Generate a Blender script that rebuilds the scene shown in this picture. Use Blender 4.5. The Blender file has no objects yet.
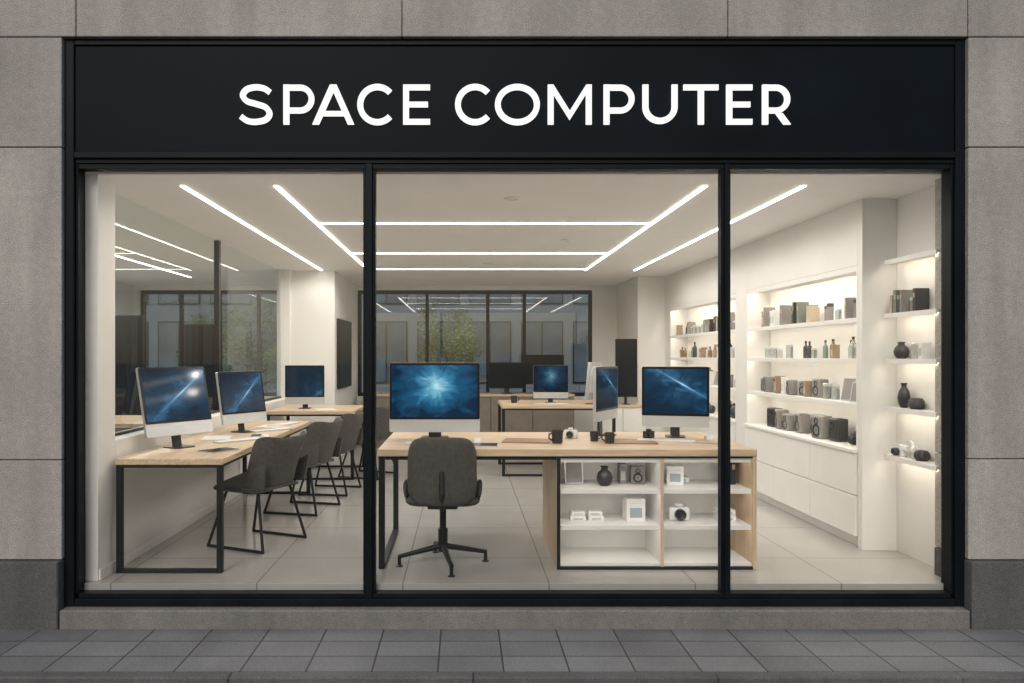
import bpy, bmesh, math, random
from mathutils import Matrix, Vector
R = math.radians
random.seed(11)
scene = bpy.context.scene
COL = scene.collection
scene.view_settings.view_transform = 'Standard'
scene.view_settings.look = 'None'
scene.view_settings.exposure = 0

# ------------------------------------------------------------ materials
def new_mat(name):
    m = bpy.data.materials.new(name); m.use_nodes = True
    nt = m.node_tree
    for n in list(nt.nodes): nt.nodes.remove(n)
    out = nt.nodes.new('ShaderNodeOutputMaterial')
    return m, nt, out

def mat(name, col, rough=0.5, metal=0.0, var=0.12, scale=6.0, stretch=(1,1,1), bump=0.0, bscale=60.0, grain=0.0, gscale=250.0, spec=0.5, coat=0.0, trans=0.0):
    m, nt, out = new_mat(name)
    N, L = nt.nodes, nt.links
    p = N.new('ShaderNodeBsdfPrincipled')
    p.inputs['Metallic'].default_value = metal
    p.inputs['Roughness'].default_value = rough
    p.inputs['Specular IOR Level'].default_value = spec
    p.inputs['Coat Weight'].default_value = coat
    p.inputs['Transmission Weight'].default_value = trans
    tc = N.new('ShaderNodeTexCoord'); mp = N.new('ShaderNodeMapping')
    mp.inputs['Scale'].default_value = stretch
    L.new(tc.outputs['Object'], mp.inputs['Vector'])
    nz = N.new('ShaderNodeTexNoise'); nz.inputs['Scale'].default_value = scale
    nz.inputs['Detail'].default_value = 6
    L.new(mp.outputs[0], nz.inputs['Vector'])
    rp = N.new('ShaderNodeValToRGB')
    rp.color_ramp.elements[0].position = 0.3; rp.color_ramp.elements[1].position = 0.7
    rp.color_ramp.elements[0].color = (*[c*(1-var) for c in col], 1)
    rp.color_ramp.elements[1].color = (*[min(1, c*(1+var)) for c in col], 1)
    L.new(nz.outputs['Fac'], rp.inputs['Fac'])
    last = rp.outputs['Color']
    if grain > 0:
        g = N.new('ShaderNodeTexNoise'); g.inputs['Scale'].default_value = gscale; g.inputs['Detail'].default_value = 3
        L.new(tc.outputs['Object'], g.inputs['Vector'])
        r2 = N.new('ShaderNodeValToRGB')
        r2.color_ramp.elements[0].position = 0.35; r2.color_ramp.elements[1].position = 0.65
        r2.color_ramp.elements[0].color = (1-grain,)*3+(1,); r2.color_ramp.elements[1].color = (1,1,1,1)
        L.new(g.outputs['Fac'], r2.inputs['Fac'])
        mx = N.new('ShaderNodeMix'); mx.data_type = 'RGBA'; mx.blend_type = 'MULTIPLY'; mx.inputs['Factor'].default_value = 1
        L.new(last, mx.inputs['A']); L.new(r2.outputs['Color'], mx.inputs['B'])
        last = mx.outputs['Result']
    L.new(last, p.inputs['Base Color'])
    mr = N.new('ShaderNodeMapRange')
    mr.inputs['To Min'].default_value = max(0.02, rough*0.85); mr.inputs['To Max'].default_value = min(1, rough*1.15)
    L.new(nz.outputs['Fac'], mr.inputs['Value']); L.new(mr.outputs[0], p.inputs['Roughness'])
    if bump > 0:
        b = N.new('ShaderNodeBump'); b.inputs['Strength'].default_value = bump; b.inputs['Distance'].default_value = 0.01
        n2 = N.new('ShaderNodeTexNoise'); n2.inputs['Scale'].default_value = bscale; n2.inputs['Detail'].default_value = 5
        L.new(tc.outputs['Object'], n2.inputs['Vector'])
        L.new(n2.outputs['Fac'], b.inputs['Height']); L.new(b.outputs[0], p.inputs['Normal'])
    L.new(p.outputs[0], out.inputs['Surface'])
    return m

def stone_mat(name, col, dark=0.82, speck=.64):
    m, nt, out = new_mat(name); N, L = nt.nodes, nt.links
    p = N.new('ShaderNodeBsdfPrincipled'); p.inputs['Roughness'].default_value = 0.75
    tc = N.new('ShaderNodeTexCoord')
    def ramp(scale, lo, hi, vec=None, detail=6, p0=.3, p1=.7):
        n = N.new('ShaderNodeTexNoise'); n.inputs['Scale'].default_value = scale; n.inputs['Detail'].default_value = detail
        L.new(vec if vec else tc.outputs['Object'], n.inputs['Vector'])
        r = N.new('ShaderNodeMapRange'); r.inputs['From Min'].default_value = p0; r.inputs['From Max'].default_value = p1
        r.inputs['To Min'].default_value = lo; r.inputs['To Max'].default_value = hi
        L.new(n.outputs['Fac'], r.inputs['Value']); return r.outputs[0], n
    def mul(a, b):
        x = N.new('ShaderNodeMix'); x.data_type='RGBA'; x.blend_type='MULTIPLY'; x.inputs['Factor'].default_value=1
        L.new(a, x.inputs['A']); L.new(b, x.inputs['B']); return x.outputs['Result']
    mp = N.new('ShaderNodeMapping'); mp.inputs['Scale'].default_value = (4, 4, .5)
    L.new(tc.outputs['Object'], mp.inputs['Vector'])
    c1, n1 = ramp(1.3, dark, 1.1)
    c2, n2 = ramp(170, speck, 1.24, detail=3, p0=.36, p1=.66)
    c3, n3 = ramp(1.5, .82, 1.06, mp.outputs[0])
    c4, n4 = ramp(25, .90, 1.08)
    geo = N.new('ShaderNodeNewGeometry')
    rr = N.new('ShaderNodeMapRange'); rr.inputs['To Min'].default_value=.9; rr.inputs['To Max'].default_value=1.07
    L.new(geo.outputs['Random Per Island'], rr.inputs['Value'])
    rgb = N.new('ShaderNodeRGB'); rgb.outputs[0].default_value = (*col, 1)
    v = mul(mul(mul(mul(rgb.outputs[0], c1), c2), c3), c4)
    v = mul(v, rr.outputs[0])
    L.new(v, p.inputs['Base Color'])
    b = N.new('ShaderNodeBump'); b.inputs['Strength'].default_value=.18; b.inputs['Distance'].default_value=.003
    L.new(n2.outputs['Fac'], b.inputs['Height']); L.new(b.outputs[0], p.inputs['Normal'])
    L.new(p.outputs[0], out.inputs['Surface'])
    return m

def tile_mat(name, col, mortar, bw, bh, ms, off=0.5, rough=.5, origin=(0,0,0), var=.15, bumpd=.004, grain=.15, blot=(.8,1.08), rv=.25, bump=True):
    m, nt, out = new_mat(name); N, L = nt.nodes, nt.links
    p = N.new('ShaderNodeBsdfPrincipled'); p.inputs['Roughness'].default_value = rough
    tc = N.new('ShaderNodeTexCoord'); mp = N.new('ShaderNodeMapping'); mp.inputs['Location'].default_value = origin
    L.new(tc.outputs['Object'], mp.inputs['Vector'])
    br = N.new('ShaderNodeTexBrick'); br.offset = off
    br.inputs['Scale'].default_value = 1; br.inputs['Brick Width'].default_value = bw; br.inputs['Row Height'].default_value = bh
    br.inputs['Mortar Size'].default_value = ms; br.inputs['Mortar Smooth'].default_value = .2
    br.inputs['Color1'].default_value = (*[c*(1-var) for c in col],1); br.inputs['Color2'].default_value = (*[c*(1+var) for c in col],1)
    br.inputs['Mortar'].default_value = (*mortar,1)
    L.new(mp.outputs[0], br.inputs['Vector'])
    last = br.outputs['Color']
    for sc, lo, hi in ((2.2, blot[0], blot[1]), (110, 1-grain, 1.05)):
        n = N.new('ShaderNodeTexNoise'); n.inputs['Scale'].default_value = sc; n.inputs['Detail'].default_value = 5
        L.new(tc.outputs['Object'], n.inputs['Vector'])
        r = N.new('ShaderNodeMapRange'); r.inputs['From Min'].default_value=.25; r.inputs['From Max'].default_value=.75
        r.inputs['To Min'].default_value = lo; r.inputs['To Max'].default_value = hi
        L.new(n.outputs['Fac'], r.inputs['Value'])
        x = N.new('ShaderNodeMix'); x.data_type='RGBA'; x.blend_type='MULTIPLY'; x.inputs['Factor'].default_value=1
        L.new(last, x.inputs['A']); L.new(r.outputs[0], x.inputs['B']); last = x.outputs['Result']
        if sc < 10:
            q = N.new('ShaderNodeMapRange'); q.inputs['To Min'].default_value = rough*(1-rv); q.inputs['To Max'].default_value = min(1,rough*(1+rv))
            L.new(n.outputs['Fac'], q.inputs['Value']); L.new(q.outputs[0], p.inputs['Roughness'])
    L.new(last, p.inputs['Base Color'])
    if bump:
        iv = N.new('ShaderNodeMath'); iv.operation='SUBTRACT'; iv.inputs[0].default_value = 1
        L.new(br.outputs['Fac'], iv.inputs[1])
        b = N.new('ShaderNodeBump'); b.inputs['Strength'].default_value=.6; b.inputs['Distance'].default_value=bumpd
        L.new(iv.outputs[0], b.inputs['Height']); L.new(b.outputs[0], p.inputs['Normal'])
    L.new(p.outputs[0], out.inputs['Surface'])
    return m

def wood_mat(name, col, axis='x'):
    m, nt, out = new_mat(name); N, L = nt.nodes, nt.links
    p = N.new('ShaderNodeBsdfPrincipled'); p.inputs['Roughness'].default_value = .42
    tc = N.new('ShaderNodeTexCoord'); mp = N.new('ShaderNodeMapping')
    mp.inputs['Scale'].default_value = {'x':(1.2,22,22),'y':(22,1.2,22),'z':(22,22,1.2)}[axis]
    L.new(tc.outputs['Object'], mp.inputs['Vector'])
    n = N.new('ShaderNodeTexNoise'); n.inputs['Scale'].default_value = 2.0; n.inputs['Detail'].default_value = 8; n.inputs['Distortion'].default_value=.6
    L.new(mp.outputs[0], n.inputs['Vector'])
    r = N.new('ShaderNodeValToRGB'); r.color_ramp.elements[0].position=.32; r.color_ramp.elements[1].position=.68
    r.color_ramp.elements[0].color=(*[c*.76 for c in col],1); r.color_ramp.elements[1].color=(*[min(1,c*1.1) for c in col],1)
    L.new(n.outputs['Fac'], r.inputs['Fac']); L.new(r.outputs[0], p.inputs['Base Color'])
    L.new(p.outputs[0], out.inputs['Surface'])
    return m

def emis(name, col, s):
    m, nt, out = new_mat(name); N, L = nt.nodes, nt.links
    e = N.new('ShaderNodeEmission'); e.inputs[0].default_value=(*col,1); e.inputs[1].default_value=s
    L.new(e.outputs[0], out.inputs['Surface']); return m

def glass_mat(name, refl=.06, tint=(.97,.985,.98)):
    m, nt, out = new_mat(name); N, L = nt.nodes, nt.links
    t = N.new('ShaderNodeBsdfTransparent'); t.inputs[0].default_value=(*tint,1)
    g = N.new('ShaderNodeBsdfGlossy'); g.inputs['Roughness'].default_value=.01; g.inputs[0].default_value=(1,1,1,1)
    lw = N.new('ShaderNodeFresnel'); lw.inputs[0].default_value=1.35
    mr = N.new('ShaderNodeMath'); mr.operation='MULTIPLY'; mr.inputs[1].default_value=refl/.022
    L.new(lw.outputs[0], mr.inputs[0])
    mx = N.new('ShaderNodeMixShader'); L.new(mr.outputs[0], mx.inputs[0])
    L.new(t.outputs[0], mx.inputs[1]); L.new(g.outputs[0], mx.inputs[2]); L.new(mx.outputs[0], out.inputs['Surface'])
    return m

def partition_mat(name):
    m, nt, out = new_mat(name); N, L = nt.nodes, nt.links
    d = N.new('ShaderNodeBsdfTransparent'); d.inputs[0].default_value=(.90,.94,.94,1)
    g = N.new('ShaderNodeBsdfGlossy'); g.inputs['Roughness'].default_value=.01; g.inputs[0].default_value=(.9,.95,.95,1)
    mx = N.new('ShaderNodeMixShader'); mx.inputs[0].default_value=.12
    L.new(d.outputs[0], mx.inputs[1]); L.new(g.outputs[0], mx.inputs[2]); L.new(mx.outputs[0], out.inputs['Surface'])
    return m

def screen_mat(name, kind, a=0.0, b=1.0, strength=1.0):
    m, nt, out = new_mat(name); N, L = nt.nodes, nt.links
    tc = N.new('ShaderNodeTexCoord'); sp = N.new('ShaderNodeSeparateXYZ'); L.new(tc.outputs['Generated'], sp.inputs[0])
    def M(op, i0, i1=None):
        n = N.new('ShaderNodeMath'); n.operation = op
        for k, v in enumerate((i0, i1)):
            if v is None: continue
            if isinstance(v, (int, float)): n.inputs[k].default_value = v
            else: L.new(v, n.inputs[k])
        return n.outputs[0]
    x, z = sp.outputs[0], sp.outputs[2]
    def ramp(f, els):
        r = N.new('ShaderNodeValToRGB'); cr = r.color_ramp
        while len(cr.elements) < len(els): cr.elements.new(.5)
        for e, (p, c) in zip(cr.elements, els): e.position = p; e.color = (*c, 1)
        L.new(f, r.inputs[0]); return r.outputs[0]
    nz = N.new('ShaderNodeTexNoise'); nz.inputs['Scale'].default_value = 4.5; nz.inputs['Detail'].default_value=8; nz.inputs['Distortion'].default_value=.8
    L.new(tc.outputs['Generated'], nz.inputs['Vector'])
    if kind == 'burst':
        dx = M('MULTIPLY', M('SUBTRACT', x, .52), 1.25); dz = M('SUBTRACT', z, .62)
        r = M('SQRT', M('ADD', M('MULTIPLY', dx, dx), M('MULTIPLY', dz, dz)))
        ang = M('ARCTAN2', dz, dx)
        n1 = N.new('ShaderNodeTexNoise'); n1.noise_dimensions = '1D'; n1.inputs['Scale'].default_value = 3.2; n1.inputs['Detail'].default_value=5
        L.new(ang, n1.inputs['W'])
        f = M('ADD', r, M('MULTIPLY', M('SUBTRACT', M('ADD', M('MULTIPLY', n1.outputs['Fac'], .55), M('MULTIPLY', nz.outputs['Fac'], 1.45)), 1.0), M('ADD', M('MULTIPLY', r, 1.2), .08)))
        c = ramp(f, [(0,(.62,.85,.92)),(.08,(.26,.56,.70)),(.19,(.045,.24,.40)),(.36,(.008,.085,.19)),(.75,(.002,.018,.05))])
    else:
        d = M('ABSOLUTE', M('SUBTRACT', z, M('ADD', M('MULTIPLY', x, b), a)))
        base = ramp(M('ADD', M('MULTIPLY', d, .9), M('MULTIPLY', M('SUBTRACT', nz.outputs['Fac'], .45), 1.3)), [(0,(.035,.12,.23)),(.25,(.008,.048,.10)),(.7,(.003,.018,.042))])
        fade = M('ADD', d, M('MULTIPLY', M('ABSOLUTE', M('SUBTRACT', x, .62)), .085))
        st = ramp(fade, [(0,(.62,.76,.84)),(.008,(.40,.58,.70)),(.022,(.05,.12,.19)),(.06,(0,0,0))])
        ad = N.new('ShaderNodeMix'); ad.data_type='RGBA'; ad.blend_type='ADD'; ad.inputs['Factor'].default_value=1
        L.new(base, ad.inputs['A']); L.new(st, ad.inputs['B']); c = ad.outputs['Result']
    e = N.new('ShaderNodeEmission'); L.new(c, e.inputs[0]); e.inputs[1].default_value = strength
    g = N.new('ShaderNodeBsdfGlossy'); g.inputs['Roughness'].default_value=.08; g.inputs[0].default_value=(.03,.03,.03,1)
    ad2 = N.new('ShaderNodeAddShader'); L.new(e.outputs[0], ad2.inputs[0]); L.new(g.outputs[0], ad2.inputs[1])
    L.new(ad2.outputs[0], out.inputs['Surface']); return m

STONE = stone_mat('stone', (.425,.40,.368))
STONE_D = stone_mat('plinth_stone', (.115,.115,.112), speck=.58)
STONE_S = stone_mat('sill_stone', (.20,.19,.177), speck=.62)
KERB = stone_mat('kerb_stone', (.12,.12,.122), speck=.62)
PAVE = tile_mat('paving', (.200,.205,.212), (.055,.055,.057), .34, .2125, .005, off=0.0, origin=(.13,-.18,0), rough=.7, var=.12, blot=(.72,1.15), grain=.38)
ASPH = mat('asphalt', (.05,.05,.052), .9, var=.2, scale=3, bump=.6, bscale=180, grain=.4)
GROUND = mat('ground', (.12,.12,.11), .95, var=.2, scale=.5)
FLOOR = tile_mat('floor_tile', (.40,.39,.375), (.22,.21,.195), .9, .9, .005, off=0, rough=.16, origin=(.37,.2,0), var=.03, grain=.04, blot=(.92,1.05), rv=.08, bump=False)
WALLP = mat('wall_paint', (.75,.735,.71), .6, var=.02, scale=2)
CEILP = mat('ceiling_paint', (.86,.85,.83), .6, var=.02, scale=2)
CABW = mat('cabinet_white', (.80,.79,.77), .4, var=.02)
BLACK = mat('black_steel', (.012,.014,.017), .42, var=.25, scale=4, bump=.05, spec=.3)
FRAME = mat('window_frame_paint', (.004,.007,.009), .45, var=.3, scale=2.5, bump=.08, bscale=120, spec=.14)
BOARD = mat('sign_board_paint', (.003,.006,.009), .5, var=.3, scale=1.5, bump=.05, bscale=40, spec=.09)
OAK = wood_mat('oak', (.64,.48,.33), 'x')
OAKY = wood_mat('oak_along', (.64,.48,.33), 'y')
OAKZ = wood_mat('oak_upright', (.62,.46,.31), 'z')
SILVER = mat('silver', (.62,.63,.64), .35, metal=.6, var=.03)
DARKPL = mat('dark_plastic', (.02,.021,.023), .4, var=.15)
SCRBLK = mat('screen_glass', (.008,.011,.014), .22, var=.1, spec=.25)
FABRIC = mat('grey_fabric', (.078,.074,.067), .9, var=.2, scale=40, bump=.5, bscale=400)
FABRIC2 = mat('taupe_fabric', (.100,.092,.083), .85, var=.2, scale=40, bump=.5, bscale=400)
LED = emis('led', (1,.93,.84), 14)
LEDC = emis('cabinet_led', (1,.87,.70), 75)
LEDS = emis('shelf_led', (1,.87,.70), 34)
FILLQ = emis('desk_shelf_fill', (1,.92,.82), 14)  # fill glow for the desk cubbies, no real lamp there
LETTER = emis('letter_light', (1,.985,.95), 1.12)
GLASS = glass_mat('shop_glass', .026)
GLASSB = glass_mat('rear_glass', .075, (.74,.80,.83))
PART = partition_mat('partition_glass')

# ------------------------------------------------------------ geometry builder
class G:
    def __init__(s): s.bm = bmesh.new(); s.mats = []
    def _add(s, t, m, mx=None):
        if m not in s.mats: s.mats.append(m)
        i = s.mats.index(m)
        if mx is not None: t.transform(mx)
        bmesh.ops.recalc_face_normals(t, faces=t.faces[:])
        for f in t.faces: f.material_index = i; f.smooth = True
        me = bpy.data.meshes.new('t'); t.to_mesh(me); t.free()
        s.bm.from_mesh(me); bpy.data.meshes.remove(me)
    def box(s, x0,x1,y0,y1,z0,z1, m, bev=0.0, mx=None, seg=1):
        t = bmesh.new(); bmesh.ops.create_cube(t, size=1)
        for v in t.verts:
            v.co = Vector(((x0+x1)/2+v.co.x*(x1-x0), (y0+y1)/2+v.co.y*(y1-y0), (z0+z1)/2+v.co.z*(z1-z0)))
        if bev > 0: bmesh.ops.bevel(t, geom=t.edges[:], offset=bev, segments=seg, affect='EDGES', profile=.5)
        s._add(t, m, mx); return s
    def rbox(s, x0,x1,y0,y1,z0,z1, r, m, axis='y', mx=None, seg=5):
        t = bmesh.new(); bmesh.ops.create_cube(t, size=1)
        k = 'xyz'.index(axis)
        for v in t.verts:
            v.co = Vector(((x0+x1)/2+v.co.x*(x1-x0), (y0+y1)/2+v.co.y*(y1-y0), (z0+z1)/2+v.co.z*(z1-z0)))
        es = [e for e in t.edges if abs((e.verts[0].co-e.verts[1].co)[k]) > 1e-6]
        bmesh.ops.bevel(t, geom=es, offset=r, segments=seg, affect='EDGES', profile=.5)
        s._add(t, m, mx); return s
    def face(s, pts, m):
        t = bmesh.new(); t.faces.new([t.verts.new(p) for p in pts]); s._add(t, m); return s
    def quad(s, x0,x1,y,z0,z1,m): return s.face(((x0,y,z0),(x1,y,z0),(x1,y,z1),(x0,y,z1)), m)
    def lathe(s, prof, m, seg=28, mx=None):
        t = bmesh.new(); rings = []
        for r, z in prof:
            if r < 1e-5: rings.append([t.verts.new((0,0,z))])
            else: rings.append([t.verts.new((r*math.cos(2*math.pi*i/seg), r*math.sin(2*math.pi*i/seg), z)) for i in range(seg)])
        for a, b in zip(rings, rings[1:]):
            for i in range(seg):
                j = (i+1) % seg
                if len(a)==1 and len(b)==1: continue
                if len(a)==1: t.faces.new((a[0], b[i], b[j]))
                elif len(b)==1: t.faces.new((a[i], a[j], b[0]))
                else: t.faces.new((a[i], a[j], b[j], b[i]))
        s._add(t, m, mx); return s
    def rod(s, p0, p1, r, m, seg=12, r2=None):
        p0, p1 = Vector(p0), Vector(p1); d = p1-p0
        t = bmesh.new()
        bmesh.ops.create_cone(t, cap_ends=True, segments=seg, radius1=r, radius2=r if r2 is None else r2, depth=d.length)
        q = d.to_track_quat('Z','Y').to_matrix().to_4x4()
        s._add(t, m, Matrix.Translation((p0+p1)/2) @ q); return s
    def tube(s, pts, r, m, closed=False, seg=12):
        n = len(pts)
        for i in range(n if closed else n-1): s.rod(pts[i], pts[(i+1)%n], r, m, seg)
        for p in pts:
            t = bmesh.new(); bmesh.ops.create_uvsphere(t, u_segments=seg, v_segments=8, radius=r)
            s._add(t, m, Matrix.Translation(p))
        return s
    def pad(s, w, h, th, m, n=4.0, bend=0.0, bendz=0.0, mx=None, seg=40, taper=0.0, pw=2.0):
        t = bmesh.new(); rho = [.25,.5,.7,.84,.93,.98,1.0]
        def pt(q, a, side):
            c, sn = math.cos(a), math.sin(a)
            x = math.copysign(abs(c)**(2/n), c)*w/2*q; z = math.copysign(abs(sn)**(2/n), sn)*h/2*q
            y = side*th/2*math.sqrt(max(0, 1-q**6))
            y += bend*abs(x/(w/2))**pw + bendz*(z/(h/2))**2
            x *= 1+taper*z/(h/2)
            return (x, y, z)
        fr = []
        for side in (-1, 1):
            c = t.verts.new((0, side*th/2, 0)); rs = []
            for q in rho:
                if q == 1.0 and side == 1: rs.append(fr[0][-1]); continue
                rs.append([t.verts.new(pt(q, 2*math.pi*(i+.5)/seg, side)) for i in range(seg)])
            for i in range(seg): t.faces.new((c, rs[0][i], rs[0][(i+1)%seg]))
            for a, b in zip(rs, rs[1:]):
                for i in range(seg): t.faces.new((a[i], b[i], b[(i+1)%seg], a[(i+1)%seg]))
            fr.append(rs)
        s._add(t, m, mx); return s
    def prism(s, pts, y0, y1, m, mx=None):
        t = bmesh.new()
        a = [t.verts.new((x, y0, z)) for x, z in pts]; b = [t.verts.new((x, y1, z)) for x, z in pts]
        t.faces.new(a); t.faces.new(b[::-1]); n = len(pts)
        for i in range(n): t.faces.new((a[i], b[i], b[(i+1)%n], a[(i+1)%n]))
        s._add(t, m, mx); return s
    def ribbon(s, pts, w, y0, y1, m, closed=False):
        t = bmesh.new(); n = len(pts); L_ = []
        for i in range(n):
            p = Vector(pts[i])
            if closed: a, b = Vector(pts[i-1]), Vector(pts[(i+1)%n])
            else: a, b = Vector(pts[max(0,i-1)]), Vector(pts[min(n-1,i+1)])
            d = (b-a).normalized(); nn = Vector((-d.y, d.x))*w/2
            L_.append((p+nn, p-nn))
        V = [[t.verts.new((q.x, y, q.y)) for q in pr for y in (y0, y1)] for pr in L_]
        rng = n if closed else n-1
        for i in range(rng):
            A, B = V[i], V[(i+1)%n]
            t.faces.new((A[0],B[0],B[2],A[2])); t.faces.new((A[1],A[3],B[3],B[1]))
            t.faces.new((A[0],A[1],B[1],B[0])); t.faces.new((A[2],B[2],B[3],A[3]))
        if not closed:
            t.faces.new((V[0][0],V[0][2],V[0][3],V[0][1])); t.faces.new((V[-1][0],V[-1][1],V[-1][3],V[-1][2]))
        s._add(t, m); return s
    def make(s, name, parent=None, loc=(0,0,0), rot=(0,0,0), label=None, cat=None, group=None, kind=None):
        me = bpy.data.meshes.new(name); s.bm.to_mesh(me); s.bm.free()
        for m in s.mats: me.materials.append(m)
        me.set_sharp_from_angle(angle=R(35))
        o = bpy.data.objects.new(name, me); COL.objects.link(o)
        o.location = loc; o.rotation_euler = rot
        if parent: o.parent = parent
        tag(o, label, cat, group, kind); return o

def tag(o, label=None, cat=None, group=None, kind=None):
    if label: o['label'] = label
    if cat: o['category'] = cat
    if group: o['group'] = group
    if kind: o['kind'] = kind
def thing(name, label, cat, loc=(0,0,0), rot=(0,0,0), group=None):
    e = bpy.data.objects.new(name, None); COL.objects.link(e); e.empty_display_size = .2
    e.location = loc; e.rotation_euler = rot; tag(e, label, cat, group); return e
def dup(o, loc, rz=None, parent=None, label=None, scale=None):
    c = o.copy(); COL.objects.link(c)
    if parent is not None: c.parent = parent
    if loc is not None: c.location = loc
    if rz is not None: c.rotation_euler = (0, 0, rz)
    if scale: c.scale = scale
    if label: c['label'] = label
    for ch in o.children: dup(ch, None, None, parent=c)
    return c
T = Matrix.Translation
def RX(a): return Matrix.Rotation(R(a),4,'X')
def RY(a): return Matrix.Rotation(R(a),4,'Y')
def RZ(a): return Matrix.Rotation(R(a),4,'Z')

# ------------------------------------------------------------ ground, street
G().box(-150,150,-150,150,-.60,-.352,GROUND).make('ground', kind='structure')
G().box(-80,80,-9,3.735,-.50,-.335,ASPH).make('road', kind='structure')
G().box(-80,80,3.815,4.75,-.50,-.225,PAVE).make('pavement', kind='structure')
g = G()
for k in range(-30,30):
    a = .053 + k*1.24; g.box(a+.0015, a+1.2385, 3.74, 3.812, -.50, -.224, KERB, .007)
g.make('kerb', kind='structure')

# ------------------------------------------------------------ shop building
B = thing('shop_building', 'grey stone shop building with a wide black-framed window', 'building', (0,4.43,0))
by = 4.43
def blocks(g, xs, zs, y0=0.0, y1=.32, m=STONE, gap=.003, bev=.004):
    for a, b in zip(xs, xs[1:]):
        for c, d in zip(zs, zs[1:]):
            g.box(a+gap, b-gap, y0, y1, c+gap, d-gap, m, bev)
g = G(); blocks(g, [-7.0,-4.9,-2.40], [.178,.777,2.65,3.31]); g.box(-7,-2.42,.01,.30,.18,3.3,STONE_D); g.make('stone_pier', B)
g = G(); blocks(g, [3.024,5.0,7.0], [.178,.783,2.65,3.31]); g.box(3.04,7,.01,.30,.18,3.3,STONE_D); g.make('stone_pier', B)
g = G()
blocks(g, [-7.0,-4.27,-2.318,-.365,1.587,3.024,5.0,7.0], [3.31,3.93])
blocks(g, [-7.0,-5.2,-3.3,-1.35,.6,2.55,4.2,7.0], [3.93,4.6,5.2]); g.box(-6.99,6.99,.01,.30,3.32,5.19,STONE_D)
g.make('stone_lintel', B)
g = G(); blocks(g, [-7.0,-4.3,-2.405], [-.24,.178], -.04, .32, STONE_D, .002, .006); g.make('plinth', B)
g = G(); blocks(g, [3.02,4.9,7.0], [-.24,.178], -.04, .32, STONE_D, .002, .006); g.make('plinth', B)
g = G(); blocks(g, [-2.405,3.02], [-.24,-.113], -.03, .22, STONE_S, .0015, .008); g.make('window_sill', B)
g = G()
FX0,FX1 = -2.406,3.03
IL,IR = -2.330,2.955
g.box(FX0,-2.345,.03,.17,-.109,3.306,FRAME,.004)
g.box(-2.3445,IL,.05,.12,-.04,2.565,FRAME,.003)
g.box(2.97,FX1,.03,.17,-.109,3.306,FRAME,.004)
g.box(IR,2.9695,.05,.12,-.04,2.565,FRAME,.003)
g.box(-2.3445,2.9695,.03,.17,3.275,3.306,FRAME,.004)
g.box(-2.3445,2.9695,.025,.17,2.592,2.632,FRAME,.004)
g.box(-2.3445,2.9695,.045,.165,2.5655,2.5915,FRAME,.003)
g.box(IL+.0005,IR-.0005,.055,.125,2.534,2.565,FRAME,.002)
g.box(-2.3445,2.9695,.03,.17,-.109,-.066,FRAME,.004)
g.box(IL+.0005,IR-.0005,.05,.12,-.0655,-.038,FRAME,.002)
WF = g.make('window_frame', B)
MU = ((-.606,-.532),(1.566,1.624))
for a, b in MU:
    g = G(); g.box(a,b,.06,.12,-.0375,2.5335,FRAME,.003); g.box(a+.016,b-.016,.04,.0595,-.0655,2.565,FRAME,.003)
    g.make('mullion', WF)
for a, b in ((IL,-.606),(-.532,1.566),(1.624,IR)):
    G().quad(a+.0005,b-.0005,.092,-.0375,2.5335,GLASS).make('glass_pane', WF)
def wb(g, x0,x1,y0,y1,z0,z1,m,bev=0): g.box(x0,x1,y0-by,y1-by,z0,z1,m,bev)
g = G(); wb(g,-5.6,3.6,4.602,12.15,-.30,0,FLOOR); wb(g,-2.335,2.96,4.556,4.6018,-.10,-.0005,FLOOR,.002); g.make('floor', B)
g = G(); wb(g,-5.6,3.6,4.602,12.15,2.53,2.9,CEILP); g.make('ceiling', B)
g = G(); wb(g,-7,7,4.75,12.6,5.0,5.2,STONE_D); wb(g,-7,-6.7,4.75,12.6,-.3,5.0,STONE_D); wb(g,6.7,7,4.75,12.6,-.3,5.0,STONE_D)
wb(g,-6.7,6.7,12.4,12.6,2.95,5.0,STONE_D); wb(g,3.7,6.7,12.4,12.6,-.3,2.949,STONE_D); wb(g,-6.7,-5.6,12.4,12.6,-.3,2.949,STONE_D); g.make('outer_shell', B)
LX = -2.27; LB = -2.44; PE = 9.70
g = G()
wb(g,LB,LX,4.602,4.83,0,2.53,WALLP,.002)
wb(g,LB,LX,4.8302,PE,0,.85,WALLP,.002)
wb(g,LB,LX,PE+.0002,9.80,0,2.53,WALLP)
wb(g,LB,-1.70,9.8002,11.9,0,2.53,WALLP,.003)
wb(g,-5.6,LB-.0005,4.76,4.83,0,2.53,WALLP)
wb(g,-5.6,-5.3,4.83,11.9,0,2.53,WALLP)
wb(g,LX,LX+.012,4.61,9.79,0,.07,CABW,.002)
LWALL = g.make('side_wall', B)
GX = LB+.03
g = G(); g.face(((GX,4.835-by,.86),(GX,PE-.005-by,.86),(GX,PE-.005-by,2.529),(GX,4.835-by,2.529)),PART); g.make('glass_partition', LWALL)
g = G(); wb(g,GX-.02,GX+.03,7.22,7.275,.872,2.528,BLACK,.002); wb(g,GX-.02,GX+.03,4.835,PE-.005,.852,.871,BLACK,.002)
wb(g,GX-.015,GX+.02,PE-.035,PE-.005,.872,2.528,SILVER,.002); g.make('partition_frame', LWALL)
g = G()
wb(g,3.12,3.5,4.602,11.9,0,2.53,WALLP)
wb(g,2.87,3.1195,5.32,5.38,0,2.53,WALLP,.002)
wb(g,2.87,3.1195,5.3802,7.50,2.062,2.53,WALLP,.0)
wb(g,2.87,3.1195,7.502,7.78,0,2.53,WALLP,.0)
wb(g,2.87,3.1195,7.7802,10.25,2.062,2.53,WALLP,.0)
wb(g,2.87,3.1195,10.252,10.499,0,2.53,WALLP,.0)
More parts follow.
